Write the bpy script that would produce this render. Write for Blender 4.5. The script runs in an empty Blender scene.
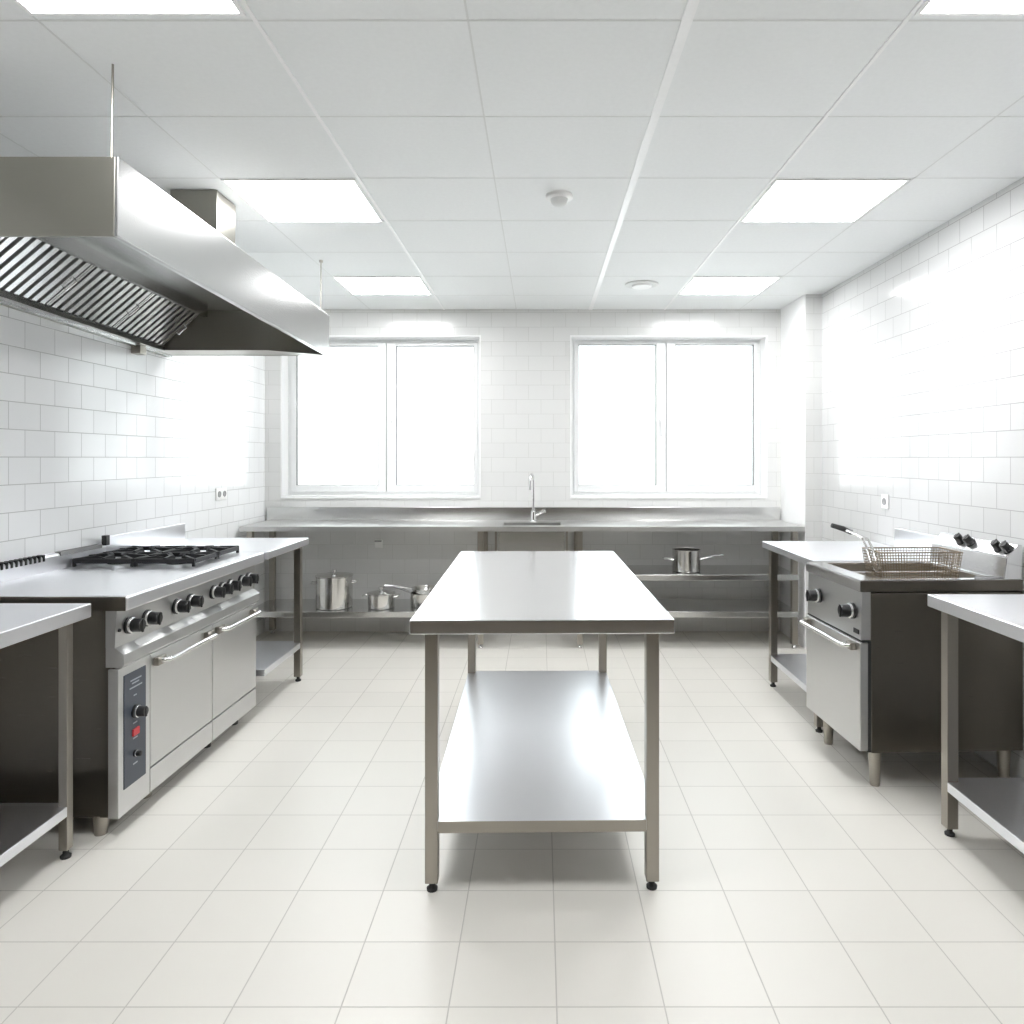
import bpy, bmesh, math, random
from mathutils import Vector, Matrix
random.seed(7)
S = bpy.context.scene
COL = S.collection
PI = math.pi

# ------------------------------------------------------------------ materials
def nmat(name):
    m = bpy.data.materials.new(name); m.use_nodes = True
    nt = m.node_tree
    b = nt.nodes['Principled BSDF']
    return m, nt, b

def plain(name, col, rough=0.5, metal=0.0, bump=0.0, scale=60, spec=None, coat=0.0):
    m, nt, b = nmat(name)
    b.inputs['Roughness'].default_value = rough
    b.inputs['Metallic'].default_value = metal
    if spec is not None: b.inputs['Specular IOR Level'].default_value = spec
    if coat: b.inputs['Coat Weight'].default_value = coat
    tc = nt.nodes.new('ShaderNodeTexCoord')
    n = nt.nodes.new('ShaderNodeTexNoise'); n.inputs['Scale'].default_value = scale
    nt.links.new(tc.outputs['Object'], n.inputs['Vector'])
    r = nt.nodes.new('ShaderNodeMix'); r.data_type = 'RGBA'
    r.inputs['A'].default_value = (*[c*0.97 for c in col], 1); r.inputs['B'].default_value = (*[min(1, c*1.03) for c in col], 1)
    nt.links.new(n.outputs['Fac'], r.inputs['Factor']); nt.links.new(r.outputs['Result'], b.inputs['Base Color'])
    if bump:
        bp = nt.nodes.new('ShaderNodeBump'); bp.inputs['Strength'].default_value = bump; bp.inputs['Distance'].default_value = 0.001
        nt.links.new(n.outputs['Fac'], bp.inputs['Height']); nt.links.new(bp.outputs['Normal'], b.inputs['Normal'])
    return m

def steel(name, col=(0.62, 0.61, 0.59), r0=0.18, r1=0.3, stretch=(1, 60, 60), bump=0.06, big=0.0):
    """brushed stainless: streaks drawn out along the axis whose scale is low"""
    m, nt, b = nmat(name)
    b.inputs['Metallic'].default_value = 1.0
    b.inputs['Base Color'].default_value = (*col, 1)
    tc = nt.nodes.new('ShaderNodeTexCoord')
    mp = nt.nodes.new('ShaderNodeMapping'); mp.inputs['Scale'].default_value = stretch
    n = nt.nodes.new('ShaderNodeTexNoise'); n.inputs['Scale'].default_value = 6; n.inputs['Detail'].default_value = 3
    nt.links.new(tc.outputs['Object'], mp.inputs['Vector']); nt.links.new(mp.outputs['Vector'], n.inputs['Vector'])
    mr = nt.nodes.new('ShaderNodeMapRange')
    mr.inputs['To Min'].default_value = r0; mr.inputs['To Max'].default_value = r1
    nt.links.new(n.outputs['Fac'], mr.inputs['Value']); nt.links.new(mr.outputs['Result'], b.inputs['Roughness'])
    bp = nt.nodes.new('ShaderNodeBump'); bp.inputs['Strength'].default_value = bump; bp.inputs['Distance'].default_value = 0.0005
    nt.links.new(n.outputs['Fac'], bp.inputs['Height'])
    if big:
        n2 = nt.nodes.new('ShaderNodeTexNoise'); n2.inputs['Scale'].default_value = 1.6; n2.inputs['Detail'].default_value = 1
        nt.links.new(tc.outputs['Object'], n2.inputs['Vector'])
        b2 = nt.nodes.new('ShaderNodeBump'); b2.inputs['Strength'].default_value = big; b2.inputs['Distance'].default_value = 0.02
        nt.links.new(n2.outputs['Fac'], b2.inputs['Height']); nt.links.new(bp.outputs['Normal'], b2.inputs['Normal'])
        nt.links.new(b2.outputs['Normal'], b.inputs['Normal'])
    else:
        nt.links.new(bp.outputs['Normal'], b.inputs['Normal'])
    return m

def tiles(name, axes, bw, rh, off, tile, grout, rough, mort=0.0035, offset=0.5, spec=0.5, wob=0.15, shift=(0, 0), c2=None):
    m, nt, b = nmat(name)
    tc = nt.nodes.new('ShaderNodeTexCoord')
    sx = nt.nodes.new('ShaderNodeSeparateXYZ'); nt.links.new(tc.outputs['Object'], sx.inputs[0])
    cx = nt.nodes.new('ShaderNodeCombineXYZ')
    for k, ax in enumerate(axes):
        a = nt.nodes.new('ShaderNodeMath'); a.operation = 'ADD'; a.inputs[1].default_value = shift[k] + 20*(bw if k == 0 else 2*rh)
        nt.links.new(sx.outputs[ax], a.inputs[0]); nt.links.new(a.outputs[0], cx.inputs[k])
    br = nt.nodes.new('ShaderNodeTexBrick')
    br.offset = offset; br.offset_frequency = 2; br.squash = 1.0
    br.inputs['Scale'].default_value = 1.0
    br.inputs['Brick Width'].default_value = bw; br.inputs['Row Height'].default_value = rh
    br.inputs['Mortar Size'].default_value = mort/2; br.inputs['Mortar Smooth'].default_value = 0.2
    br.inputs['Bias'].default_value = 0
    br.inputs['Color1'].default_value = (*tile, 1); br.inputs['Color2'].default_value = (*(c2 or [c*0.965 for c in tile]), 1)
    br.inputs['Mortar'].default_value = (*grout, 1)
    nt.links.new(cx.outputs[0], br.inputs['Vector']); nt.links.new(br.outputs['Color'], b.inputs['Base Color'])
    mr = nt.nodes.new('ShaderNodeMapRange'); mr.inputs['To Min'].default_value = rough; mr.inputs['To Max'].default_value = 0.7
    nt.links.new(br.outputs['Fac'], mr.inputs['Value']); nt.links.new(mr.outputs['Result'], b.inputs['Roughness'])
    iv = nt.nodes.new('ShaderNodeMath'); iv.operation = 'SUBTRACT'; iv.inputs[0].default_value = 1
    nt.links.new(br.outputs['Fac'], iv.inputs[1])
    bp = nt.nodes.new('ShaderNodeBump'); bp.inputs['Strength'].default_value = 0.6; bp.inputs['Distance'].default_value = 0.0015
    nt.links.new(iv.outputs[0], bp.inputs['Height'])
    n2 = nt.nodes.new('ShaderNodeTexNoise'); n2.inputs['Scale'].default_value = 7
    nt.links.new(tc.outputs['Object'], n2.inputs['Vector'])
    b2 = nt.nodes.new('ShaderNodeBump'); b2.inputs['Strength'].default_value = wob; b2.inputs['Distance'].default_value = 0.006
    nt.links.new(n2.outputs['Fac'], b2.inputs['Height']); nt.links.new(bp.outputs['Normal'], b2.inputs['Normal'])
    nt.links.new(b2.outputs['Normal'], b.inputs['Normal'])
    b.inputs['Specular IOR Level'].default_value = spec
    return m

def emit(name, col, strength):
    m, nt, b = nmat(name)
    b.inputs['Base Color'].default_value = (0.9, 0.9, 0.9, 1)
    b.inputs['Emission Color'].default_value = (*col, 1); b.inputs['Emission Strength'].default_value = strength
    return m

def glass_mat():
    m = bpy.data.materials.new('window_glass'); m.use_nodes = True; nt = m.node_tree
    nt.nodes.clear()
    o = nt.nodes.new('ShaderNodeOutputMaterial'); mx = nt.nodes.new('ShaderNodeMixShader')
    t = nt.nodes.new('ShaderNodeBsdfTransparent'); g = nt.nodes.new('ShaderNodeBsdfGlossy'); g.inputs['Roughness'].default_value = 0.02
    f = nt.nodes.new('ShaderNodeFresnel'); f.inputs['IOR'].default_value = 1.45
    t.inputs['Color'].default_value = (0.97, 0.99, 0.98, 1)
    nt.links.new(f.outputs[0], mx.inputs[0]); nt.links.new(t.outputs[0], mx.inputs[1]); nt.links.new(g.outputs[0], mx.inputs[2])
    nt.links.new(mx.outputs[0], o.inputs[0])
    return m

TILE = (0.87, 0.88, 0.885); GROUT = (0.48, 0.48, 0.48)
M = {
 'tile_side': tiles('glazed_tile_side', (1, 2), 0.186, 0.117, 0, TILE, GROUT, 0.13, shift=(0.044, 0)),
 'tile_right_dim': tiles('glazed_tile_right_dimmed', (1, 2), 0.186, 0.117, 0, (0.62, 0.622, 0.62), (0.33, 0.33, 0.33), 0.13, shift=(0.09, 0), spec=0.3),  # same tile as left, colour lowered to offset the lamp hotspot
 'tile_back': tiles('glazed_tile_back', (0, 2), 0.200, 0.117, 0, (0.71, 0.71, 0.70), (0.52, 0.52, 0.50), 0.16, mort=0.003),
 'floor': tiles('floor_tile', (0, 1), 0.275, 0.24, 0, (0.69, 0.668, 0.62), (0.49, 0.47, 0.435), 0.36, mort=0.004, offset=0.0, wob=0.05, shift=(-0.04, -0.105)),
 'ceiling': plain('ceiling_tile_white', (0.82, 0.835, 0.835), 0.7, spec=0.2),
 'ceiling_bar': plain('ceiling_bar_white', (0.88, 0.88, 0.88), 0.4),
 'seam': plain('ceiling_seam_grey', (0.70, 0.71, 0.70), 0.6),
 'plaster': plain('white_plaster', (0.86, 0.86, 0.86), 0.45, bump=0.1),
 'rear': plain('dark_reflection_wall', (0.092, 0.073, 0.050), 0.7),  # very dark brown, chosen to darken what the steel reflects
 'pvc': plain('white_window_frame', (0.78, 0.79, 0.79), 0.3),
 'gasket': plain('dark_grey_gasket', (0.25, 0.25, 0.25), 0.6),
 'glass': glass_mat(),
 'panel': emit('lit_diffuser', (0.985, 0.992, 1.0), 9.3),
 'top_y': steel('polished_steel_top', (0.74, 0.74, 0.75), 0.13, 0.20, (60, 1.5, 60), 0.03),
 'top_m': steel('matt_steel_top', (0.88, 0.88, 0.91), 0.30, 0.38, (60, 1.5, 60), 0.03),
 'top_b': steel('bench_steel_top', (0.70, 0.70, 0.69), 0.30, 0.38, (1.5, 60, 60), 0.03),
 'top_x': steel('brushed_steel_top', (0.68, 0.68, 0.67), 0.16, 0.24, (1.5, 60, 60), 0.03),
 'shelf': steel('brushed_steel_shelf', (0.82, 0.83, 0.87), 0.26, 0.34, (60, 1.5, 60), 0.04, big=0.2),
 'steel': steel('satin_steel_dim_reflection', (0.38, 0.355, 0.315), 0.26, 0.36, (40, 40, 1.5), 0.05),  # legs and fittings: stainless darkened in colour for its dim warm reflection
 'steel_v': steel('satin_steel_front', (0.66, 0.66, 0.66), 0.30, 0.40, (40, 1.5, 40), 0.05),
 'steel_h': steel('satin_steel_dark_reflection', (0.16, 0.145, 0.124), 0.24, 0.36, (1.5, 40, 40), 0.05),  # same stainless, dark room reflection put into the base colour
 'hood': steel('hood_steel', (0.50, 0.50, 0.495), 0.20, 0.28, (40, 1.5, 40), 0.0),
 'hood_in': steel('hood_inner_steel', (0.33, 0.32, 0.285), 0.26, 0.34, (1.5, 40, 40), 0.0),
 'baffle': steel('baffle_steel', (0.66, 0.66, 0.65), 0.22, 0.3, (1.5, 40, 40), 0.03),
 'chrome': plain('chrome', (0.80, 0.80, 0.80), 0.08, 1.0),
 'pot': steel('polished_pot_steel', (0.70, 0.69, 0.67), 0.10, 0.2, (1.5, 1.5, 60), 0.02),
 'black': plain('black_plastic', (0.012, 0.012, 0.013), 0.3),
 'iron': plain('black_cast_iron', (0.012, 0.012, 0.014), 0.55, bump=0.4, scale=300),
 'dark': plain('recess_shade', (0.02, 0.02, 0.02), 0.7),  # near-black standing in for the shade inside gaps
 'navy': plain('slate_blue_panel', (0.055, 0.065, 0.085), 0.35),
 'red': plain('red_lamp_cover', (0.55, 0.04, 0.05), 0.3),
 'print': plain('pale_print', (0.42, 0.44, 0.48), 0.5),
 'rubber': plain('dark_rubber', (0.03, 0.03, 0.03), 0.6),
 'wire': plain('bronzed_wire', (0.27, 0.22, 0.165), 0.35, 1.0),
 'socket': plain('socket_white', (0.82, 0.82, 0.81), 0.3),
 'socket_hole': plain('socket_grey', (0.35, 0.35, 0.35), 0.5),
}

# ------------------------------------------------------------------ mesh helpers
class MB:
    def __init__(s): s.bm = bmesh.new()
    def _merge(s, b):
        me = bpy.data.meshes.new('t'); b.to_mesh(me); b.free(); s.bm.from_mesh(me); bpy.data.meshes.remove(me); return s
    def box(s, x0, x1, y0, y1, z0, z1, bev=0.0, seg=2, mat=None):
        b = bmesh.new()
        bmesh.ops.create_cube(b, size=1)
        for v in b.verts:
            v.co = Vector(((x0+x1)/2 + v.co.x*(x1-x0), (y0+y1)/2 + v.co.y*(y1-y0), (z0+z1)/2 + v.co.z*(z1-z0)))
        if bev > 0: bmesh.ops.bevel(b, geom=b.edges[:], offset=bev, segments=seg, affect='EDGES', profile=0.5)
        if mat is not None: bmesh.ops.transform(b, matrix=mat, verts=b.verts)
        return s._merge(b)
    def ring(s, o, i, z0, z1, bev=.003):
        """slab with a rectangular opening; o, i = (x0, x1, y0, y1)"""
        b = bmesh.new()
        def q(r_, z): return [b.verts.new((r_[0], r_[2], z)), b.verts.new((r_[1], r_[2], z)), b.verts.new((r_[1], r_[3], z)), b.verts.new((r_[0], r_[3], z))]
        ot, it, ob, ib = q(o, z1), q(i, z1), q(o, z0), q(i, z0)
        for k in range(4):
            j = (k+1) % 4
            b.faces.new((ot[k], ot[j], it[j], it[k])); b.faces.new((ob[j], ob[k], ib[k], ib[j]))
            b.faces.new((ob[k], ob[j], ot[j], ot[k])); b.faces.new((it[k], it[j], ib[j], ib[k]))
        bmesh.ops.recalc_face_normals(b, faces=b.faces)
        if bev:
            ed = [e for e in b.edges if e.verts[0].co.z == e.verts[1].co.z and len(e.link_faces) == 2 and abs(e.link_faces[0].normal.dot(e.link_faces[1].normal)) < .5]
            bmesh.ops.bevel(b, geom=ed, offset=bev, segments=2, affect='EDGES')
        return s._merge(b)
    def prism(s, pts, axis, a0, a1, bev=0.0):
        """pts: 2D polygon in the other two axes (in xyz order), extruded along axis"""
        b = bmesh.new()
        def mk(p, a):
            c = list(p); c.insert(axis, a); return Vector(c)
        v0 = [b.verts.new(mk(p, a0)) for p in pts]; v1 = [b.verts.new(mk(p, a1)) for p in pts]
        n = len(pts)
        b.faces.new(v0); b.faces.new(v1[::-1])
        for i in range(n): b.faces.new((v0[i], v1[i], v1[(i+1) % n], v0[(i+1) % n]))
        bmesh.ops.recalc_face_normals(b, faces=b.faces)
        if bev: bmesh.ops.bevel(b, geom=b.edges[:], offset=bev, segments=2, affect='EDGES')
        return s._merge(b)
    def tube(s, pts, r, n=10, closed=False):
        pts = [Vector(p) for p in pts]; b = bmesh.new(); rings = []; N = len(pts)
        up = None
        for i, p in enumerate(pts):
            if closed: t = (pts[(i+1) % N]-pts[i-1]).normalized()
            else: t = (pts[min(i+1, N-1)]-pts[max(i-1, 0)]).normalized()
            if up is None:
                up = Vector((0, 0, 1)) if abs(t.z) < 0.9 else Vector((1, 0, 0))
            a = t.cross(up).normalized(); up = a.cross(t).normalized()
            rr = r[i] if isinstance(r, (list, tuple)) else r
            rings.append([b.verts.new(p + rr*(math.cos(2*PI*k/n)*a + math.sin(2*PI*k/n)*up)) for k in range(n)])
        M_ = N if closed else N-1
        for i in range(M_):
            A, B = rings[i], rings[(i+1) % N]
            for k in range(n): b.faces.new((A[k], A[(k+1) % n], B[(k+1) % n], B[k]))
        if not closed: b.faces.new(rings[0][::-1]); b.faces.new(rings[-1])
        bmesh.ops.recalc_face_normals(b, faces=b.faces)
        return s._merge(b)
    def lathe(s, prof, c=(0, 0, 0), n=40, mat=None):
        b = bmesh.new(); rings = []
        for r, z in prof:
            if r < 1e-6: rings.append([b.verts.new((0, 0, z))])
            else: rings.append([b.verts.new((r*math.cos(2*PI*k/n), r*math.sin(2*PI*k/n), z)) for k in range(n)])
        for A, B in zip(rings, rings[1:]):
            for k in range(n):
                k2 = (k+1) % n
                if len(A) == 1 and len(B) == 1: continue
                if len(A) == 1: b.faces.new((A[0], B[k], B[k2]))
                elif len(B) == 1: b.faces.new((A[k], B[0], A[k2]))
                else: b.faces.new((A[k], B[k], B[k2], A[k2]))
        bmesh.ops.recalc_face_normals(b, faces=b.faces)
        mt = Matrix.Translation(c)
        if mat is not None: mt = mt @ mat
        bmesh.ops.transform(b, matrix=mt, verts=b.verts)
        return s._merge(b)
    def build(s, name, mat, parent=None, origin=(0, 0, 0), smooth=True, loc=None):
        me = bpy.data.meshes.new(name)
        for v in s.bm.verts: v.co -= Vector(origin)
        s.bm.to_mesh(me); s.bm.free()
        me.materials.append(mat)
        if smooth:
            for p in me.polygons: p.use_smooth = True
            me.set_sharp_from_angle(angle=math.radians(50))
        o = bpy.data.objects.new(name, me); COL.objects.link(o)
        if smooth and len(me.polygons) < 4000:
            wn = o.modifiers.new('weighted', 'WEIGHTED_NORMAL'); wn.keep_sharp = True; wn.weight = 80
        if parent is not None: o.parent = parent
        if loc is not None: o.location = loc
        return o

def tag(o, label=None, cat=None, group=None, kind=None):
    if label: o['label'] = label
    if cat: o['category'] = cat
    if group: o['group'] = group
    if kind: o['kind'] = kind
    return o
def thing(name, label, cat, loc=(0, 0, 0), rz=0, group=None):
    o = bpy.data.objects.new(name, None); COL.objects.link(o); o.empty_display_size = 0.05
    o.location = loc; o.rotation_euler = (0, 0, rz)
    return tag(o, label, cat, group)
def copy_tree(o, parent=None):
    c = o.copy(); COL.objects.link(c); c.parent = parent
    for ch in list(o.children): copy_tree(ch, c)
    return c
def struct(o): o['kind'] = 'structure'; return o

# ------------------------------------------------------------------ room (camera at x=0,y=0,z=1.4 looking +Y)
XL, XR, YB, YF, ZC = -2.23, 2.06, 5.65, -0.55, 2.60
T = 0.25
W1 = (-2.10, -0.485, 1.075, 2.39)
W2 = (0.235, 1.825, 1.075, 2.39)
struct(MB().box(XL-T, XR+T, YF-T, YB+T, -0.2, 0).build('floor', M['floor'], smooth=False))
struct(MB().box(XL-T, XR+T, YF-T, YB+T, ZC, ZC+0.2).build('ceiling', M['ceiling'], smooth=False))
struct(MB().box(XL-T, XL, YF, YB+T, 0, ZC).build('wall_left', M['tile_side'], smooth=False))
struct(MB().box(XR, XR+T, YF, YB+T, 0, ZC).build('wall_right', M['tile_right_dim'], smooth=False))
struct(MB().box(XL-T, XR+T, YF-T, YF, 0, ZC).build('wall_front', M['rear'], smooth=False))  # unseen wall set close behind the camera so steel reflects dark
wb = MB()
wb.box(XL, XR, YB, YB+T, 0, W1[2]); wb.box(XL, XR, YB, YB+T, W1[3], ZC)
for a, b_ in ((XL, W1[0]), (W1[1], W2[0]), (W2[1], XR)): wb.box(a, b_, YB, YB+T, W1[2], W1[3])
struct(wb.build('wall_back', M['tile_back'], smooth=False))
# boxed-out column in the right back corner: plastered flank, tiled front
XP, YP = 1.935, 5.13
col = struct(MB().box(XP+0.006, XR, YP, YB, 0, ZC).build('wall_corner', M['tile_back'], smooth=False))
MB().box(XP, XP+0.006, YP, YB, 0, ZC).build('plaster_flank', M['plaster'], col, smooth=False)

# windows: frame set back 0.15 in a plastered reveal
def window(n, W, px):
    x0, x1, z0, z1 = W
    e = bpy.data.objects.new('window_%d' % n, None); COL.objects.link(e); e['kind'] = 'structure'
    e.location = ((x0+x1)/2, YB, z0)
    O = e.location.copy()
    yf = YB+0.13; yk = YB+0.20
    r = MB(); t = 0.012
    r.box(x0, x0+t, YB-0.004, yf, z0, z1); r.box(x1-t, x1, YB-0.004, yf, z0, z1)
    r.box(x0+t, x1-t, YB-0.004, yf, z1-t, z1); r.box(x0+t, x1-t, YB-0.010, yf, z0, z0+t*1.6)
    r.build('reveal', M['plaster'], e, O, smooth=False)
    gl0, gl1, gr0, gr1, mid, gz0, gz1 = px
    f = MB(); fw = 0.030
    a0, a1, c0, c1 = x0+t, x1-t, z0+t*1.6, z1-t
    f.box(a0, a0+fw, yf, yk, c0, c1, .003); f.box(a1-fw, a1, yf, yk, c0, c1, .003)
    f.box(a0+fw, a1-fw, yf, yk, c1-fw, c1, .003); f.box(a0+fw, a1-fw, yf, yk, c0, c0+fw, .003)
    f.build('window_frame', M['pvc'], e, O)
    for k, (g0, g1, s0, s1) in enumerate(((gl0, gl1, a0+fw-.006, mid-.003), (gr0, gr1, mid+.003, a1-fw+.006))):
        s = MB(); ya, yb = yf-0.012, yf+0.05; h0, h1 = c0+fw-.006, c1-fw+.006
        s.box(s0, g0, ya, yb, h0, h1, .004); s.box(g1, s1, ya, yb, h0, h1, .004)
        s.box(g0, g1, ya, yb, gz1, h1, .004); s.box(g0, g1, ya, yb, h0, gz0, .004)
        so = s.build('sash', M['pvc'], e, O)
        g = MB(); q = .004
        for bx in ((g0, g0+q, gz0, gz1), (g1-q, g1, gz0, gz1), (g0, g1, gz0, gz0+q), (g0, g1, gz1-q, gz1)):
            g.box(bx[0], bx[1], ya+.006, yb-.01, bx[2], bx[3])
        g.build('gasket', M['gasket'], so, O, smooth=False)
        MB().box(g0+.001, g1-.001, yf+.012, yf+.018, gz0+.001, gz1-.001).build('pane', M['glass'], so, O, smooth=False)
        if k == (1 if n == 1 else 0):
            hx = (mid + gr0)/2 if n == 1 else (gl1+mid)/2
            h = MB().box(hx-.014, hx+.014, ya-.010, ya, 1.66, 1.73, .004).box(hx-.009, hx+.009, ya-.03, ya-.01, 1.685, 1.705, .003)
            h.box(hx-.010, hx+.010, ya-.042, ya-.028, 1.58, 1.71, .005)
            h.build('window_handle', M['pvc'], so, O)
    g = MB().box(mid-.003, mid+.003, yf, yf+.03, c0+fw, c1-fw); g.build('sash_gap', M['gasket'], e, O, smooth=False)
window(1, W1, (-2.020, -1.345, -1.195, -0.553, -1.275, 1.175, 2.325))
window(2, W2, (0.310, 0.950, 1.108, 1.757, 1.032, 1.175, 2.335))

# ceiling grid
g = MB()
gx = [-2.0, -1.4, -0.8, -0.2, 0.4, 1.0, 1.6]
gy = [YF+0.05+0.0] 
gy = [3.0+0.54*k for k in range(-11, 5)]
struct(MB().box(0.385, 0.415, YF, YB, ZC-.004, ZC+.001).box(-0.788, -0.776, YF, YB, ZC-.004, ZC+.001).box(.993, 1.005, YF, YB, ZC-.004, ZC+.001)
       .build('trim_1', M['ceiling_bar'], smooth=False))
for x in (-2.0, -1.38, -0.2, 1.6): g.box(x-.003, x+.003, YF, YB, ZC-.001, ZC+.001)
for y in gy: g.box(XL, XR, y-.003, y+.003, ZC-.001, ZC+.001)
struct(g.build('trim_2', M['seam'], smooth=False))

# recessed light panels
def light(x0, x1, y0, y1, label, first=None):
    t = thing('ceiling_light', label, 'ceiling light', ((x0+x1)/2, (y0+y1)/2, ZC), 0, 'square ceiling light panels')
    w, d = (x1-x0)/2, (y1-y0)/2
    f = MB()
    q = .012
    f.box(-w-q, -w, -d-q, d+q, -.006, 0); f.box(w, w+q, -d-q, d+q, -.006, 0); f.box(-w, w, -d-q, -d, -.006, 0); f.box(-w, w, d, d+q, -.006, 0)
    f.build('light_frame', M['ceiling_bar'], t, smooth=False)
    MB().box(-w, w, -d, d, -.005, -.001).build('diffuser', M['panel'], t, smooth=False)
LX = ((-1.365, -0.81), (1.02, 1.575))
NM = {0: 'left', 1: 'right'}
for i, (a, b_) in enumerate(LX):
    light(a, b_, 3.02, 3.535, ('lit square ceiling panel beside the hood duct, nearer of the two on the left', 'lit square ceiling panel near the right tiled wall, larger in view of that side')[i])
    light(a, b_, 4.64, 5.11, ('lit square ceiling panel just before the left window, farther of the two on the left', 'lit square ceiling panel just before the right window, smaller in view of that side')[i])
    light(a, b_, 1.36, 1.88, ('lit square ceiling panel above the near end of the hood', 'lit square ceiling panel above the near right worktable')[i])

# smoke detector, round vent
t = thing('smoke_detector', 'small white domed smoke detector on the ceiling above the worktable', 'smoke detector', (0.083, 3.2, ZC))
MB().lathe([(0, 0), (.062, 0), (.062, -.012), (.055, -.018), (0, -.018)]).build('detector_base', M['socket'], t)
MB().lathe([(0, -.018), (.040, -.018), (.036, -.034), (.026, -.044), (0, -.047)]).build('sensor_dome', M['seam'], t)
t = thing('ceiling_vent', 'flat round white air vent on the ceiling before the right window', 'vent', (0.695, 4.83, ZC))
MB().lathe([(0, 0), (.115, 0), (.112, -.008), (.095, -.014), (.085, -.010), (0, -.010)]).build('vent_ring', M['seam'], t)
MB().lathe([(0, -.010), (.07, -.010), (.066, -.022), (0, -.024)]).build('vent_disc', M['ceiling_bar'], t)

# ------------------------------------------------------------------ steel tables
def foot(parent, x, y, mat=M['rubber']):
    MB().lathe([(0, 0), (.017, 0), (.018, .008), (.010, .014), (.009, .034), (0, .034)], (x, y, 0), 18).build('foot', mat, parent)
def leg(parent, x, y, z1, w=.042, z0=.03):
    o = MB().box(x-w/2, x+w/2, y-w/2, y+w/2, z0, z1, .003).build('leg', M['steel'], parent)
    foot(o, x, y)
    return o
def table(name, label, x0, x1, y0, y1, z, shelf_z, thick=.042, rz=0, topmat='top_y', inset=.045, yin=.05, upstand=None, near_inset=None, legw=.042, dark_lip=False, cat='worktable', shelf_mat='shelf', group=None):
    """local frame: origin at the middle of the footprint"""
    cx, cy = (x0+x1)/2, (y0+y1)/2; w, d = (x1-x0)/2, (y1-y0)/2
    t = thing(name, label, cat, (cx, cy, 0), rz, group)
    MB().box(-w, w, -d, d, z-thick, z, .004, 3).build('tabletop', M[topmat], t)
    li = legw/2
    for sx in (-1, 1):
        for sy in (-1, 1):
            ins = near_inset if (near_inset and sy < 0) else inset
            leg(t, sx*(w-ins-li), sy*(d-yin-li+.02), z-thick, legw)
    for zz in (shelf_z,):
        MB().box(-w+inset+.001, w-inset-.001, -d+yin-.02+.001, d-yin+.02-.001, zz-.036, zz, .003).build('lower_shelf', M[shelf_mat], t)
    if dark_lip:
        MB().box(-w+inset+legw, w-inset-legw, -d+yin-.023, -d+yin-.0192, shelf_z-.037, shelf_z-.0005, .001).build('lip_reflection', M['steel'], t)  # added dark plate on the shelf edge, imitating its dark reflection
    if upstand:
        u0, u1, uy0, uy1, uz = upstand
        MB().box(u0-cx, u1-cx, uy0-cy, uy1-cy, z, uz, .003).build('upstand', M[topmat], t)
    return t
table('worktable', 'long steel island worktable with one lower shelf in the middle of the floor',
      -0.431, 0.415, 2.225, 3.876, .885, .232, thick=.046, rz=.0155, dark_lip=True)
table('worktable', 'plain steel worktable joining the far end of the cooking range',
      -2.22, -1.475, 3.786, 4.45, .893, .245, upstand=(-2.22, -2.185, 3.787, 4.30, 1.0), inset=.03, near_inset=.14, topmat='top_m')
table('worktable', 'steel worktable at the near left edge, standing before the range end',
      -2.22, -1.605, 1.30, 2.50, .882, .185, thick=.05, inset=.045, legw=.032, topmat='top_m')
table('worktable', 'steel worktable between the fryer and the sink bench',
      1.372, 2.05, 3.53, 4.343, .885, .195, upstand=(2.02, 2.05, 3.54, 4.00, 1.0), inset=.03, thick=.04, topmat='top_m')
table('worktable', 'steel worktable at the near right edge, standing before the fryer',
      1.462, 2.05, 1.25, 2.651, .885, .205, thick=.046, inset=.035, topmat='top_m')

# ------------------------------------------------------------------ sink bench along the back wall
SB = thing('sink_bench', 'long steel sink bench with shelves under the two windows', 'sink bench', (-0.15, 5.36, 0))
O = SB.location.copy()
zt = .900; y0, y1 = 5.10, 5.64; bx0, bx1 = -2.20, 1.925
hx0, hx1, hy0, hy1 = -0.285, 0.150, 5.20, 5.42
w = MB().ring((bx0, bx1, y0, y1), (hx0, hx1, hy0, hy1), zt-.036, zt, .003)
w.build('worktop', M['top_b'], SB, O)
MB().box(bx0, bx1, y1-.02, y1, zt, 1.005, .003).build('splashback', M['top_x'], SB, O)
b = MB(); t_ = .004
b.box(hx0-t_, hx0, hy0-t_, hy1+t_, .64, zt-.036); b.box(hx1, hx1+t_, hy0-t_, hy1+t_, .64, zt-.036)
b.box(hx0, hx1, hy0-t_, hy0, .64, zt-.036); b.box(hx0, hx1, hy1, hy1+t_, .64, zt-.036); b.box(hx0, hx1, hy0, hy1, .64, .645)
bo = b.build('basin', M['steel'], SB, O, smooth=False)
MB().lathe([(0, 0), (.03, 0), (.03, .004), (0, .004)], (-.07, 5.31, .645), 20).build('drain', M['chrome'], bo, O)
MB().box(-.315, .175, 5.135, 5.150, .66, .863, .002).build('basin_apron', M['top_x'], SB, O)
for lx in (-2.14, -0.445, 0.285, 1.865):
    for ly in (5.155, 5.58):
        l = MB().box(lx-.021, lx+.021, ly-.021, ly+.021, .03, zt-.036, .003).build('leg', M['steel'], SB, O)
        MB().lathe([(0, 0), (.017, 0), (.018, .008), (.010, .014), (.009, .034), (0, .034)], (lx, ly, 0), 16).build('foot', M['chrome'], l, O)
for lx in (-0.33, 0.19):
    MB().box(lx-.008, lx+.008, 5.12, 5.16, .62, zt-.036, .002).build('bracket', M['steel'], SB, O)
for (a, b_, z) in ((-2.165, -0.42, .273), (0.262, 1.89, .273), (0.262, 1.89, .544)):
    MB().box(a, b_, 5.13, 5.60, z-.042, z, .003).build('lower_shelf' if z < .4 else 'middle_shelf', M['top_x'], SB, O)

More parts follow.
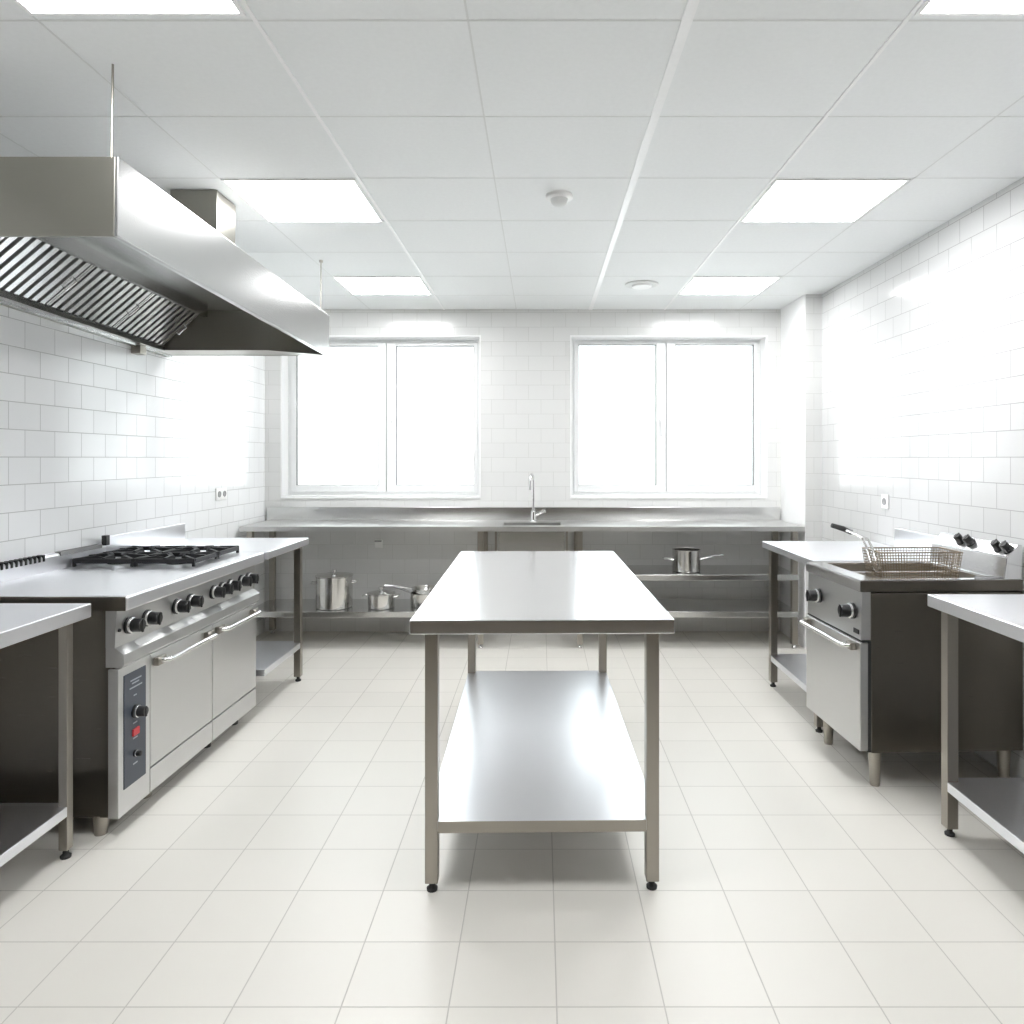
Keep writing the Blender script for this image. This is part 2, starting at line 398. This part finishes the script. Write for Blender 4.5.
# faucet
F = thing('faucet', 'tall chrome gooseneck faucet behind the sink basin', 'faucet', (-0.06, 5.52, zt))
MB().lathe([(0, 0), (.026, 0), (.026, .008), (.020, .014), (.019, .075), (.014, .085), (0, .085)], n=24).build('faucet_body', M['chrome'], F)
pts = [(0, 0, .08), (0, 0, .20), (0, 0, .32)]
for k in range(1, 11):
    a = PI*k/10; r = .055
    pts.append((-.012*(1-math.cos(a)), -r*(1-math.cos(a)), .32+r*math.sin(a)))
pts += [(-.024, -.11, .28)]
MB().tube(pts, .0095, 12).build('spout', M['chrome'], F)
MB().lathe([(0, 0), (.012, 0), (.012, .03), (0, .03)], (-.024, -.11, .255), 16).build('spout_tip', M['chrome'], F)
h = MB().tube([(.015, 0, .045), (.05, -.01, .06), (.085, -.02, .075)], [.010, .007, .006], 10)
h.lathe([(0, -.01), (.011, -.008), (.013, 0), (.011, .008), (0, .01)], (.088, -.02, .078), 14).build('lever', M['chrome'], F)

# wall sockets
def socket(x, y, z, side, label, n=2):
    t = thing('wall_socket', label, 'socket', (x, y, z))
    s = side
    x0, x1 = (0, .010) if s > 0 else (-.010, 0)
    half = .04*n
    MB().box(x0, x1, -half, half, -.042, .042, .003).build('cover_plate', M['socket'], t)
    for k in range(n):
        yy = (k-(n-1)/2)*.078
        rot = Matrix.Rotation(PI/2*s, 4, 'Y')
        MB().lathe([(.019, 0), (.021, 0), (.021, .004), (.018, .004), (.017, .001), (0, .001)], (x1 if s > 0 else x0, yy, 0), 24, rot).build('outlet', M['socket_hole'], t)
socket(XL, 4.87, 1.15, 1, 'white double wall socket on the left tiled wall past the range')
socket(XR, 4.18, 1.14, -1, 'small white wall socket on the right tiled wall above the far worktable', 1)
t = thing('wall_socket', 'small socket low on the back wall under the sink bench', 'socket', (-1.31, YB, .71))
MB().box(-.03, .03, -.012, 0, -.035, .03, .003).build('cover_plate', M['socket'], t)
MB().box(-.028, .028, -.026, -.012, .015, .028, .003).build('socket_flap', M['socket_hole'], t)

# ------------------------------------------------------------------ cooking range
RX, RY0, RY1 = -1.50, 2.565, 3.775
BX = -1.560          # body front plane
R = thing('cooking_range', 'long steel gas range with two oven doors and black knobs', 'cooking range', (-1.85, 3.17, 0), -.02)
O = R.location.copy()
MB().box(-2.20, RX, RY0, RY1, .840, .895, .009, 3).build('hob_top', M['top_m'], R, O)
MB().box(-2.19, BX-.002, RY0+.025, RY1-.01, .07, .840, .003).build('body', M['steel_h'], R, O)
MB().box(-2.19, RX-.006, RY0-.003, RY0+.001, .841, .892, .0012).build('end_reflection', M['steel_h'], R, O)  # added strip, darkens the hob's near face like a dark-room reflection
# sloped control fascia and bullnose ledge
MB().prism([(BX-.03, .840), (BX+.012, .840), (BX+.004, .700), (BX-.03, .700)], 1, RY0+.015, RY1-.01).build('control_fascia', M['steel_v'], R, O)
MB().prism([(BX-.03, .700), (BX+.004, .700), (BX+.038, .676), (BX+.040, .640), (BX+.030, .628), (BX-.03, .628)], 1, RY0+.015, RY1-.01, .001).build('bullnose_ledge', M['steel_v'], R, O)
slots = [2.658, 2.772, 2.99, 3.10, 3.31, 3.39, 3.475, 3.60, 3.68]
km = None
def knob_into(parent, loc, rot, O, scale=1.0, skirt=M['chrome']):
    k = MB().lathe([(0, .018*scale), (.0235*scale, .018*scale), (.0225*scale, .046*scale), (.020*scale, .050*scale), (0, .050*scale)], (0, 0, 0), 24, None)
    k.lathe([(0, 0), (.030*scale, 0), (.030*scale, .008*scale), (.026*scale, .011*scale), (0, .011*scale)], (0, 0, 0), 24)
    k.box(-.023*scale, .023*scale, -.005*scale, .005*scale, .049*scale, .053*scale, .001)
    bmesh.ops.transform(k.bm, matrix=Matrix.Translation(loc) @ rot, verts=k.bm.verts)
    ko = k.build('knob', M['black'], parent, O)
    s = MB().lathe([(0, .011*scale), (.0265*scale, .011*scale), (.0265*scale, .017*scale), (.024*scale, .019*scale), (0, .019*scale)], loc, 24, rot)
    s.build('knob_collar', skirt, ko, O)
    return ko
rotp = Matrix.Rotation(PI/2+.03, 4, 'Y')
for y in slots:
    knob_into(R, (BX+.007, y, .768), rotp, O, 1.1)
for y in (2.598, 2.87):
    MB().lathe([(0, 0), (.007, 0), (.006, .006), (0, .007)], (BX+.008, y, .762), 14, rotp).build('indicator', M['black'], R, O)
# small printed plates on the ledge
for y in (2.73, 2.97, 3.15, 3.40, 3.64):
    MB().box(-.02, .02, -.045, .045, 0, .0012).build('marking', M['seam'], R, (0, 0, 0), smooth=False)
    o = bpy.context.scene.objects[-1] if False else R.children[-1]
    o.location = (BX+.021-O.x, y-O.y, .6885-O.z); o.rotation_euler = (0, math.atan2(.024, .034), 0); o.scale = (.6, 1, 1)
# oven control panel
cp = MB().box(BX-.02, BX+.020, RY0+.012, 2.777, .072, .622, .003).build('control_column', M['steel_v'], R, O)
MB().box(BX+.018, BX+.0225, RY0+.042, 2.747, .165, .590, .002).build('control_plate', M['navy'], cp, O)
rotx = Matrix.Rotation(PI/2, 4, 'Y')
pl = BX+.0225
knob_into(cp, (pl, 2.675, .435), rotx, O, .85)
knob_into(cp, (pl, 2.675, .275), rotx, O, .45)
MB().box(pl, pl+.007, 2.655, 2.695, .345, .372, .002).build('warning_light', M['red'], cp, O)
for z, a, b_ in ((.555, 2.645, 2.715), (.543, 2.655, 2.70), (.527, 2.64, 2.72), (.495, 2.665, 2.685), (.39, 2.662, 2.688), (.332, 2.662, 2.69), (.235, 2.662, 2.69)):
    MB().box(pl-.0005, pl+.0006, a, b_, z, z+.005).build('marking', M['print'], cp, O, smooth=False)
# oven doors
def oven_door(y0, y1, z0=.172):
    d = MB().box(BX-.01, BX+.018, y0, y1, z0, .620, .004).build('oven_door', M['steel_v'], R, O)
    h = MB(); hx = BX+.064; hz = .585
    h.tube([(BX+.018, y0+.05, hz), (hx-.012, y0+.05, hz), (hx, y0+.065, hz), (hx, y1-.065, hz), (hx-.012, y1-.05, hz), (BX+.018, y1-.05, hz)], .011, 12)
    ho = h.build('door_handle', M['chrome'], d, O)
    for yy in (y0+.05, y1-.05):
        MB().box(BX+.018, BX+.040, yy-.03, yy+.03, hz-.017, hz+.017, .004).build('handle_mount', M['steel'], d, O)
    MB().box(BX-.01, BX+.018, y0, y1, .072, z0-.006, .003).build('kick_panel', M['steel_v'], R, O)
oven_door(2.784, 3.285); oven_door(3.291, 3.768)
MB().box(BX-.012, BX-.004, 2.59, 3.765, .074, .63).build('gap_shade', M['dark'], R, O, smooth=False)  # dark sheet behind the doors, painted shade for their gaps
for x in (BX-.07, -2.13):
    for y in (RY0+.05, 2.90, 3.40, 3.69):
        MB().lathe([(0, 0), (.022, 0), (.023, .012), (.028, .075), (0, .075)], (x, y, 0), 20).build('foot', M['steel'] if y < 3 else M['rubber'], R, O)
# back riser with flue grilles
MB().prism([(-2.212, .895), (-2.182, .895), (-2.182, .960), (-2.188, .967), (-2.212, .972)], 1, RY0+.005, 3.50, .002).build('back_riser', M['top_m'], R, O)
MB().box(-2.212, -2.185, 3.505, 3.77, .895, 1.005, .002).build('back_panel', M['top_m'], R, O)
gr = MB()
for k in range(18):
    y = 2.62+.026*k; gr.box(-2.210, -2.179, y, y+.011, .945, .974, .001)
gr.build('flue_grille', M['black'], R, O)
MB().box(-2.208, -2.179, 3.17, 3.46, .955, .974, .001).build('flue_slot', M['gasket'], R, O)
MB().box(-2.190, -2.165, 3.47, 3.50, .965, 1.015, .003).build('end_clip', M['black'], R, O)
# burners and grates
gxs = (-2.034, -1.748); gys = (3.365, 3.61)
for gx_ in gxs:
    for gy_ in gys:
        bo = MB().lathe([(0, .895), (.050, .895), (.048, .903), (.034, .906), (0, .906)], (gx_, gy_, 0), 28).build('burner', M['iron'], R, O)
        MB().lathe([(0, .905), (.034, .905), (.034, .911), (.028, .914), (0, .914)], (gx_, gy_, 0), 24).build('burner_cap', M['iron'], bo, O)
LB = {(0, 0): 'black cast-iron grate at the wall side of the range, nearer the flat plate',
      (0, 1): 'black cast-iron grate at the wall side of the range, nearer the windows',
      (1, 0): 'black cast-iron grate at the knob side of the range, nearer the flat plate',
      (1, 1): 'black cast-iron grate at the knob side of the range, nearer the windows'}
def grate():
    t = thing('burner_grate', '', 'burner grate', (0, 0, 0), 0, 'cast-iron burner grates')
    a, c = .141, .119
    f = MB()
    zt_, zb = .036, .014
    f.box(-a, a, -c, -c+.013, zb, zt_, .003); f.box(-a, a, c-.013, c, zb, zt_, .003)
    f.box(-a, -a+.013, -c+.013, c-.013, zb, zt_, .003); f.box(a-.013, a, -c+.013, c-.013, zb, zt_, .003)
    f.build('grate_frame', M['iron'], t)
    for k in range(4):
        an = k*PI/2
        L = (a if k % 2 == 0 else c)-.006
        m = MB().prism([(.032, .034), (.050, .046), (L, .040), (L, .022), (.032, .026)], 1, -.008, .008)
        bmesh.ops.transform(m.bm, matrix=Matrix.Rotation(an, 4, 'Z'), verts=m.bm.verts)
        m.build('finger', M['iron'], t)
    for sx in (-1, 1):
        for sy in (-1, 1):
            MB().box(sx*a-(.013 if sx > 0 else 0), sx*a+(.013 if sx < 0 else 0), sy*c-(.013 if sy > 0 else 0), sy*c+(.013 if sy < 0 else 0), 0, .022, .002).build('grate_foot', M['iron'], t)
            m = MB().prism([(.060, .034), (.09, .044), (.180, .038), (.180, .024), (.060, .028)], 1, -.007, .007)
            bmesh.ops.transform(m.bm, matrix=Matrix.Rotation(math.atan2(sy*c, sx*a), 4, 'Z'), verts=m.bm.verts)
            m.build('finger', M['iron'], t)
    return t
G0 = grate()
for i, gx_ in enumerate(gxs):
    for j, gy_ in enumerate(gys):
        g_ = G0 if (i, j) == (0, 0) else copy_tree(G0)
        g_.location = (gx_, gy_, .8955); g_['label'] = LB[(i, j)]

# ------------------------------------------------------------------ fryer
FX = thing('deep_fryer', 'steel deep fryer cabinet with one door and a tub on top', 'deep fryer', (1.342, 2.945, 0), .045)
D, Wd = .710, .535
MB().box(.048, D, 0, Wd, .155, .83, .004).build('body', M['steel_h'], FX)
tp = MB(); zt = .885
tp.ring((0, D, 0, Wd), (.085, .60, .045, Wd-.05), zt-.05, zt, .005)
tp.build('fryer_top', M['top_y'], FX)
MB().box(.004, D-.003, -.003, .001, .836, .882, .0012).build('side_reflection', M['steel_h'], FX)  # added dark strip giving the near edge its dim reflection
tb = MB()
tb.box(.085, .088, .045, Wd-.05, .70, zt-.006); tb.box(.597, .60, .045, Wd-.05, .70, zt-.006)
tb.box(.088, .597, .045, .048, .70, zt-.006); tb.box(.088, .597, Wd-.053, Wd-.05, .70, zt-.006); tb.box(.088, .597, .048, Wd-.053, .831, .834)
tb.build('tub', M['steel'], FX, smooth=False)
MB().tube([(.10, .27, .872), (.55, .27, .872)], .006, 10).build('tub_divider', M['chrome'], FX)
MB().tube([(.52, .035, .89), (.66, .035, .89)], .004, 8).build('rail', M['gasket'], FX)
pf = MB().prism([(.012, .836), (.048, .836), (.048, .632), (.006, .632)], 1, .004, Wd-.004)
pf.build('control_panel', M['steel_v'], FX)
rotm = Matrix.Rotation(-PI/2, 4, 'Y')
for y in (.075, .405):
    knob_into(FX, (.008, y, .742), rotm, (0, 0, 0), 1.15)
MB().box(.0035, .0075, .02, .065, .652, .672, .001).build('name_plate', M['black'], FX)
MB().box(.008, .046, -.003, Wd+.001, .624, .629).build('panel_gap_shade', M['dark'], FX, smooth=False)  # solid dark strip as the shade below the control panel
MB().box(.036, .049, .001, Wd-.001, .16, .628).build('door_gap_shade', M['dark'], FX, smooth=False)  # dark sheet as the shade of the gap behind the door
dr = MB().box(0, .036, 0, Wd, .165, .622, .004).build('door', M['steel_v'], FX)
hh = MB().tube([(0, .055, .598), (-.035, .055, .598), (-.048, .07, .598), (-.048, Wd-.055, .598), (-.035, Wd-.04, .598), (0, Wd-.04, .598)], .010, 12)
hh.build('door_handle', M['chrome'], dr)
for yy in (.055, Wd-.04): MB().box(-.024, 0, yy-.022, yy+.022, .582, .614, .003).build('handle_mount', M['steel'], dr)
for x in (.09, D-.05):
    for y in (.05, Wd-.05):
        MB().lathe([(0, 0), (.019, 0), (.021, .010), (.027, .155), (0, .155)], (x, y, 0), 20).build('foot', M['steel'], FX)
rs = MB().prism([(.628, .884), (.640, .975), (.688, 1.03), (.708, 1.03), (.708, .884)], 1, .003, Wd-.003, .002)
ro = rs.build('back_riser', M['top_y'], FX)
rs = Matrix.Rotation(-PI/4+.05, 4, 'Y')
MB().box(-.001, .0012, .01, Wd-.01, -.034, .034, .0).build('riser_strip', M['steel_v'], ro)
ro.children[-1].location = (.664, 0, 1.0035); ro.children[-1].rotation_euler = (0, PI/4, 0)
for y in (.025, .080, .27, .335):
    knob_into(ro, (.664, y, 1.004), rs, (0, 0, 0), .8, M['black'])

# fryer basket
BK = thing('fryer_basket', 'wire mesh frying basket with a long raised handle resting in the fryer tub', 'fryer basket', (1.655, 3.13, .838), .03)
a, c, h, sl = .180, .085, .150, .02
wm = MB(); wr = .0015
def lerp(p, q, t): return tuple(p[i]+(q[i]-p[i])*t for i in range(3))
top = [(-a, -c, h), (a, -c, h), (a, c, h), (-a, c, h)]; bot = [(-a+sl, -c+.01, 0), (a-sl, -c+.01, 0), (a-sl, c-.01, 0), (-a+sl, c-.01, 0)]
for i in range(4):
    p, q, r_, s_ = top[i], top[(i+1) % 4], bot[i], bot[(i+1) % 4]
    n = 28 if i % 2 == 0 else 13
    for k in range(n+1): wm.tube([lerp(p, q, k/n), lerp(r_, s_, k/n)], wr, 4)
    for k in range(1, 12): wm.tube([lerp(p, r_, k/12), lerp(q, s_, k/12)], wr, 4)
for k in range(29): wm.tube([lerp(bot[0], bot[1], k/28), lerp(bot[3], bot[2], k/28)], wr, 4)
for k in range(14): wm.tube([lerp(bot[0], bot[3], k/13), lerp(bot[1], bot[2], k/13)], wr, 4)
wm.build('wire_mesh', M['wire'], BK)
MB().tube([(-a, -c, h), (a, -c, h), (a, c, h), (-a, c, h)], .0032, 8, True).build('rim', M['wire'], BK)
hd = MB()
for s in (-.028, .028):
    hd.tube([(-a+.030, s, .03), (-a+.012, s, .10), (-a-.004, s, h), (-a-.030, s*.9, h+.055), (-a-.075, s*.45, h+.075), (-a-.12, s*.3, h+.092)], .0055, 8)
ho = hd.build('handle', M['chrome'], BK)
MB().tube([(-a-.09, 0, h+.080), (-a-.13, 0, h+.097), (-a-.18, 0, h+.112)], [.011, .012, .010], 12).build('grip', M['rubber'], ho)
MB().tube([(a, 0, h-.004), (a+.03, 0, h-.004)], .005, 8).build('hook', M['chrome'], BK)

# ------------------------------------------------------------------ extractor hood
HD = thing('extractor_hood', 'large steel extractor hood with baffle filters above the range', 'extractor hood', (-1.75, 3.12, 2.035))
HD.rotation_euler = (-.025, 0, 0)
O = Vector((-1.75, 3.12, 2.035))
hx0, hx1, hy0, hy1, hz0, hz1 = -2.225, -1.262, 2.085, 4.17, 2.035, 2.275
k_ = .010
MB().box(hx1-k_, hx1, hy0, hy1, hz0, hz1, .002).build('front_panel', M['hood'], HD, O)
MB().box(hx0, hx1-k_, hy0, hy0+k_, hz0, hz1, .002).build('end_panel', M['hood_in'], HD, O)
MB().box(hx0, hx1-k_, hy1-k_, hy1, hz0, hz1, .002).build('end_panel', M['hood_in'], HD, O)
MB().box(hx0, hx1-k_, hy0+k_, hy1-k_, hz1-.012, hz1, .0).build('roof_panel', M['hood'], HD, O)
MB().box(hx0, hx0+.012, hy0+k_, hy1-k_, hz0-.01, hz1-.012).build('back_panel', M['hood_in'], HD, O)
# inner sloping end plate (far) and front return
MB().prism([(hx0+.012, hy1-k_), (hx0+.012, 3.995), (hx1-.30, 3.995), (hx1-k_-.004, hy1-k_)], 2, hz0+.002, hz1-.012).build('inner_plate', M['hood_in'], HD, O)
rim = MB()
rim.box(hx1-.022, hx1-k_, hy0+k_, hy1-k_, hz0, hz0+.010); rim.box(hx0+.012, hx0+.035, hy0+k_, hy1-k_, hz0-.01, hz0+.002)
rim.build('rim', M['hood'], HD, O)
MB().prism([(hx0+.036, hz0-.004), (hx0+.085, hz0-.004), (hx0+.085, hz0+.018), (hx0+.080, hz0+.018), (hx0+.080, hz0+.001), (hx0+.041, hz0+.001), (hx0+.041, hz0+.018), (hx0+.036, hz0+.018)], 1, hy0+.02, 3.98).build('grease_trough', M['hood'], HD, O)
# baffle filters, tilted bank
fa = Vector((hx0+.065, 0, hz0+.020)); fb = Vector((-1.925, 0, hz1-.016))
Ld = (fb-fa).length; ang = -math.atan2(fb.z-fa.z, fb.x-fa.x)
nf = 4; yA, yB = hy0+.02, 3.985; fwid = (yB-yA)/nf
def baffle_filter():
    fr = MB(); wv = fwid-.004
    for b_ in ((0, .014, 0, wv), (Ld-.014, Ld, 0, wv), (.014, Ld-.014, 0, .010), (.014, Ld-.014, wv-.010, wv)):
        fr.box(b_[0], b_[1], b_[2], b_[3], -.004, .02)
    fo = fr.build('baffle_filter', M['baffle'], HD)
    s = MB(); n = 9; pitch = (wv-.02)/n
    for k in range(n):
        y = .010+pitch*(k+.5)
        s.prism([(y-pitch*.27, -.006), (y+pitch*.27, -.006), (y+pitch*.27, .006), (y+pitch*.22, .006), (y+pitch*.22, -.003), (y-pitch*.22, -.003), (y-pitch*.22, .006), (y-pitch*.27, .006)], 0, .012, Ld-.012)
    s.build('slats', M['baffle'], fo)
    d = MB()
    for k in range(n+1):
        y = .010+pitch*k
        d.box(.012, Ld-.012, max(.011, y-pitch*.42), min(wv-.011, y+pitch*.42), .012, .016)
    d.build('inner_baffles', M['gasket'], fo, smooth=False)
    MB().tube([(Ld*.5-.03, wv-.02, -.005), (Ld*.5-.03, wv-.02, -.022), (Ld*.5+.03, wv-.02, -.022), (Ld*.5+.03, wv-.02, -.005)], .004, 8).build('filter_handle', M['chrome'], fo)
    return fo
f0 = baffle_filter()
for k in range(nf):
    f = f0 if k == 0 else copy_tree(f0, HD)
    f.location = (fa.x-O.x, yA+k*fwid-O.y, fa.z-O.z); f.rotation_euler = (0, ang, 0)
MB().box(-1.925, -1.90, yA, yB, hz1-.05, hz1-.012).build('filter_rail', M['hood'], HD, O)
# duct, rods, bracket
du = MB().box(-1.655, -1.445, 3.11, 3.30, 2.265, ZC-.003, .002)
du.build('duct', M['hood_in'], HD, O)
for x, y in ((-1.305, 4.14), (-2.15, 4.14), (-1.305, 2.12)):
    MB().tube([(x, y, hz1-.01), (x, y, ZC-.004)], .0035, 8).lathe([(0, 0), (.012, 0), (.010, -.012), (0, -.013)], (x, y, ZC-.002), 14).build('hanging_rod', M['steel'], HD, O)
MB().box(hx0, hx0+.05, 3.80, 3.86, 1.985, 2.03, .002).build('wall_bracket', M['steel'], HD, O)

# ------------------------------------------------------------------ pots and pans
def loop_handle(P, r, z, side, out=.035):
    s = side
    MB().tube([(s*(r-.002), -.035, z), (s*(r+out*.8), -.033, z+.004), (s*(r+out), -.02, z+.005), (s*(r+out), .02, z+.005), (s*(r+out*.8), .033, z+.004), (s*(r-.002), .035, z)], .005, 8).build('loop_handle', M['chrome'], P)
def pot_body(P, r, h):
    MB().lathe([(0, 0), (r-.006, 0), (r, .006), (r, h-.004), (r+.004, h), (r+.001, h+.001), (r-.003, h-.004), (r-.003, .008), (0, .006)], n=48).build('pot_body', M['pot'], P)
def lid(P, r, h, dome=.022):
    l = MB().lathe([(0, h+dome), (r*.5, h+dome*.8), (r*.9, h+dome*.25), (r+.005, h+.002), (r+.005, h+.006), (r*.9, h+dome*.25+.003), (r*.5, h+dome*.8+.003), (0, h+dome+.003)], n=48).build('lid', M['pot'], P)
    MB().lathe([(0, 0), (.008, 0), (.008, .014), (.020, .018), (.020, .028), (.012, .032), (0, .032)], (0, 0, h+dome), 20).build('lid_knob', M['chrome'], l)
def long_handle(P, r, z, ang, L=.2, lift=.05):
    c_, s_ = math.cos(ang), math.sin(ang)
    pts = [(c_*q, s_*q, zz) for q, zz in ((r-.002, z), (r+.03, z+lift*.25), (r+L*.6, z+lift*.8), (r+L, z+lift))]
    MB().tube(pts, [.006, .006, .008, .007], 8).build('long_handle', M['chrome'], P)
P = thing('stockpot', 'tall lidded steel stockpot at the left end of the low shelf', 'pot', (-1.565, 5.30, .274), .2)
pot_body(P, .135, .235); lid(P, .135, .235, .015); loop_handle(P, .135, .185, 1); loop_handle(P, .135, .185, -1)
P = thing('saucepan', 'small lidded steel pan with two side handles beside the stockpot', 'pan', (-1.205, 5.28, .274))
pot_body(P, .100, .105); lid(P, .100, .105, .020); loop_handle(P, .10, .085, 1); loop_handle(P, .10, .085, -1)
P = thing('saucepan', 'steel pan with long handle leaning left over the lidded pan', 'pan', (-0.90, 5.34, .274), 0)
pot_body(P, .095, .10); long_handle(P, .095, .085, PI-.35, .22, .05)
P = thing('frying_pan', 'shallow steel frying pan stacked on top of the rightmost low pan', 'pan', (-0.885, 5.33, .377), 0)
MB().lathe([(0, 0), (.085, 0), (.102, .035), (.104, .036), (.099, .032), (.083, .004), (0, .004)], n=40).build('pan_body', M['pot'], P)
long_handle(P, .098, .030, PI+.12, .20, .03)
P = thing('saucepan', 'deep open steel saucepan alone on the upper right shelf', 'pan', (1.10, 5.30, .545), 0)
pot_body(P, .105, .165); long_handle(P, .105, .085, .05, .18, .035); loop_handle(P, .105, .09, -1, .07)

# ------------------------------------------------------------------ light and camera
w = bpy.data.worlds.new('overcast'); S.world = w; w.use_nodes = True
bg = w.node_tree.nodes['Background']; bg.inputs['Color'].default_value = (0.93, 0.975, 1.0, 1); bg.inputs['Strength'].default_value = 1.6
for W in (W1, W2):
    l = bpy.data.lights.new('window_portal', 'AREA'); l.shape = 'RECTANGLE'; l.size = W[1]-W[0]; l.size_y = W[3]-W[2]
    l.cycles.is_portal = True
    o = bpy.data.objects.new('window_portal', l); COL.objects.link(o); o.location = ((W[0]+W[1])/2, YB+.27, (W[2]+W[3])/2); o.rotation_euler = (-PI/2, 0, 0)

cam = bpy.data.cameras.new('camera'); co = bpy.data.objects.new('camera', cam); COL.objects.link(co); S.camera = co
co.location = (0, 0, 1.4); co.rotation_euler = (PI/2, 0, 0)
cam.sensor_width = 36; cam.lens = 36*700/1024
cam.shift_x = -(541-512)/1024; cam.shift_y = -(512-458)/1024
cam.clip_start = 0.05
vs = S.view_settings; vs.view_transform = 'Standard'; vs.look = 'None'; vs.gamma = 1; vs.use_curve_mapping = False; vs.exposure = 1.5
S.cycles.max_bounces = 12; S.cycles.diffuse_bounces = 6; S.cycles.glossy_bounces = 6; S.cycles.transparent_max_bounces = 8
S.cycles.use_denoising = True; S.cycles.sample_clamp_indirect = 8
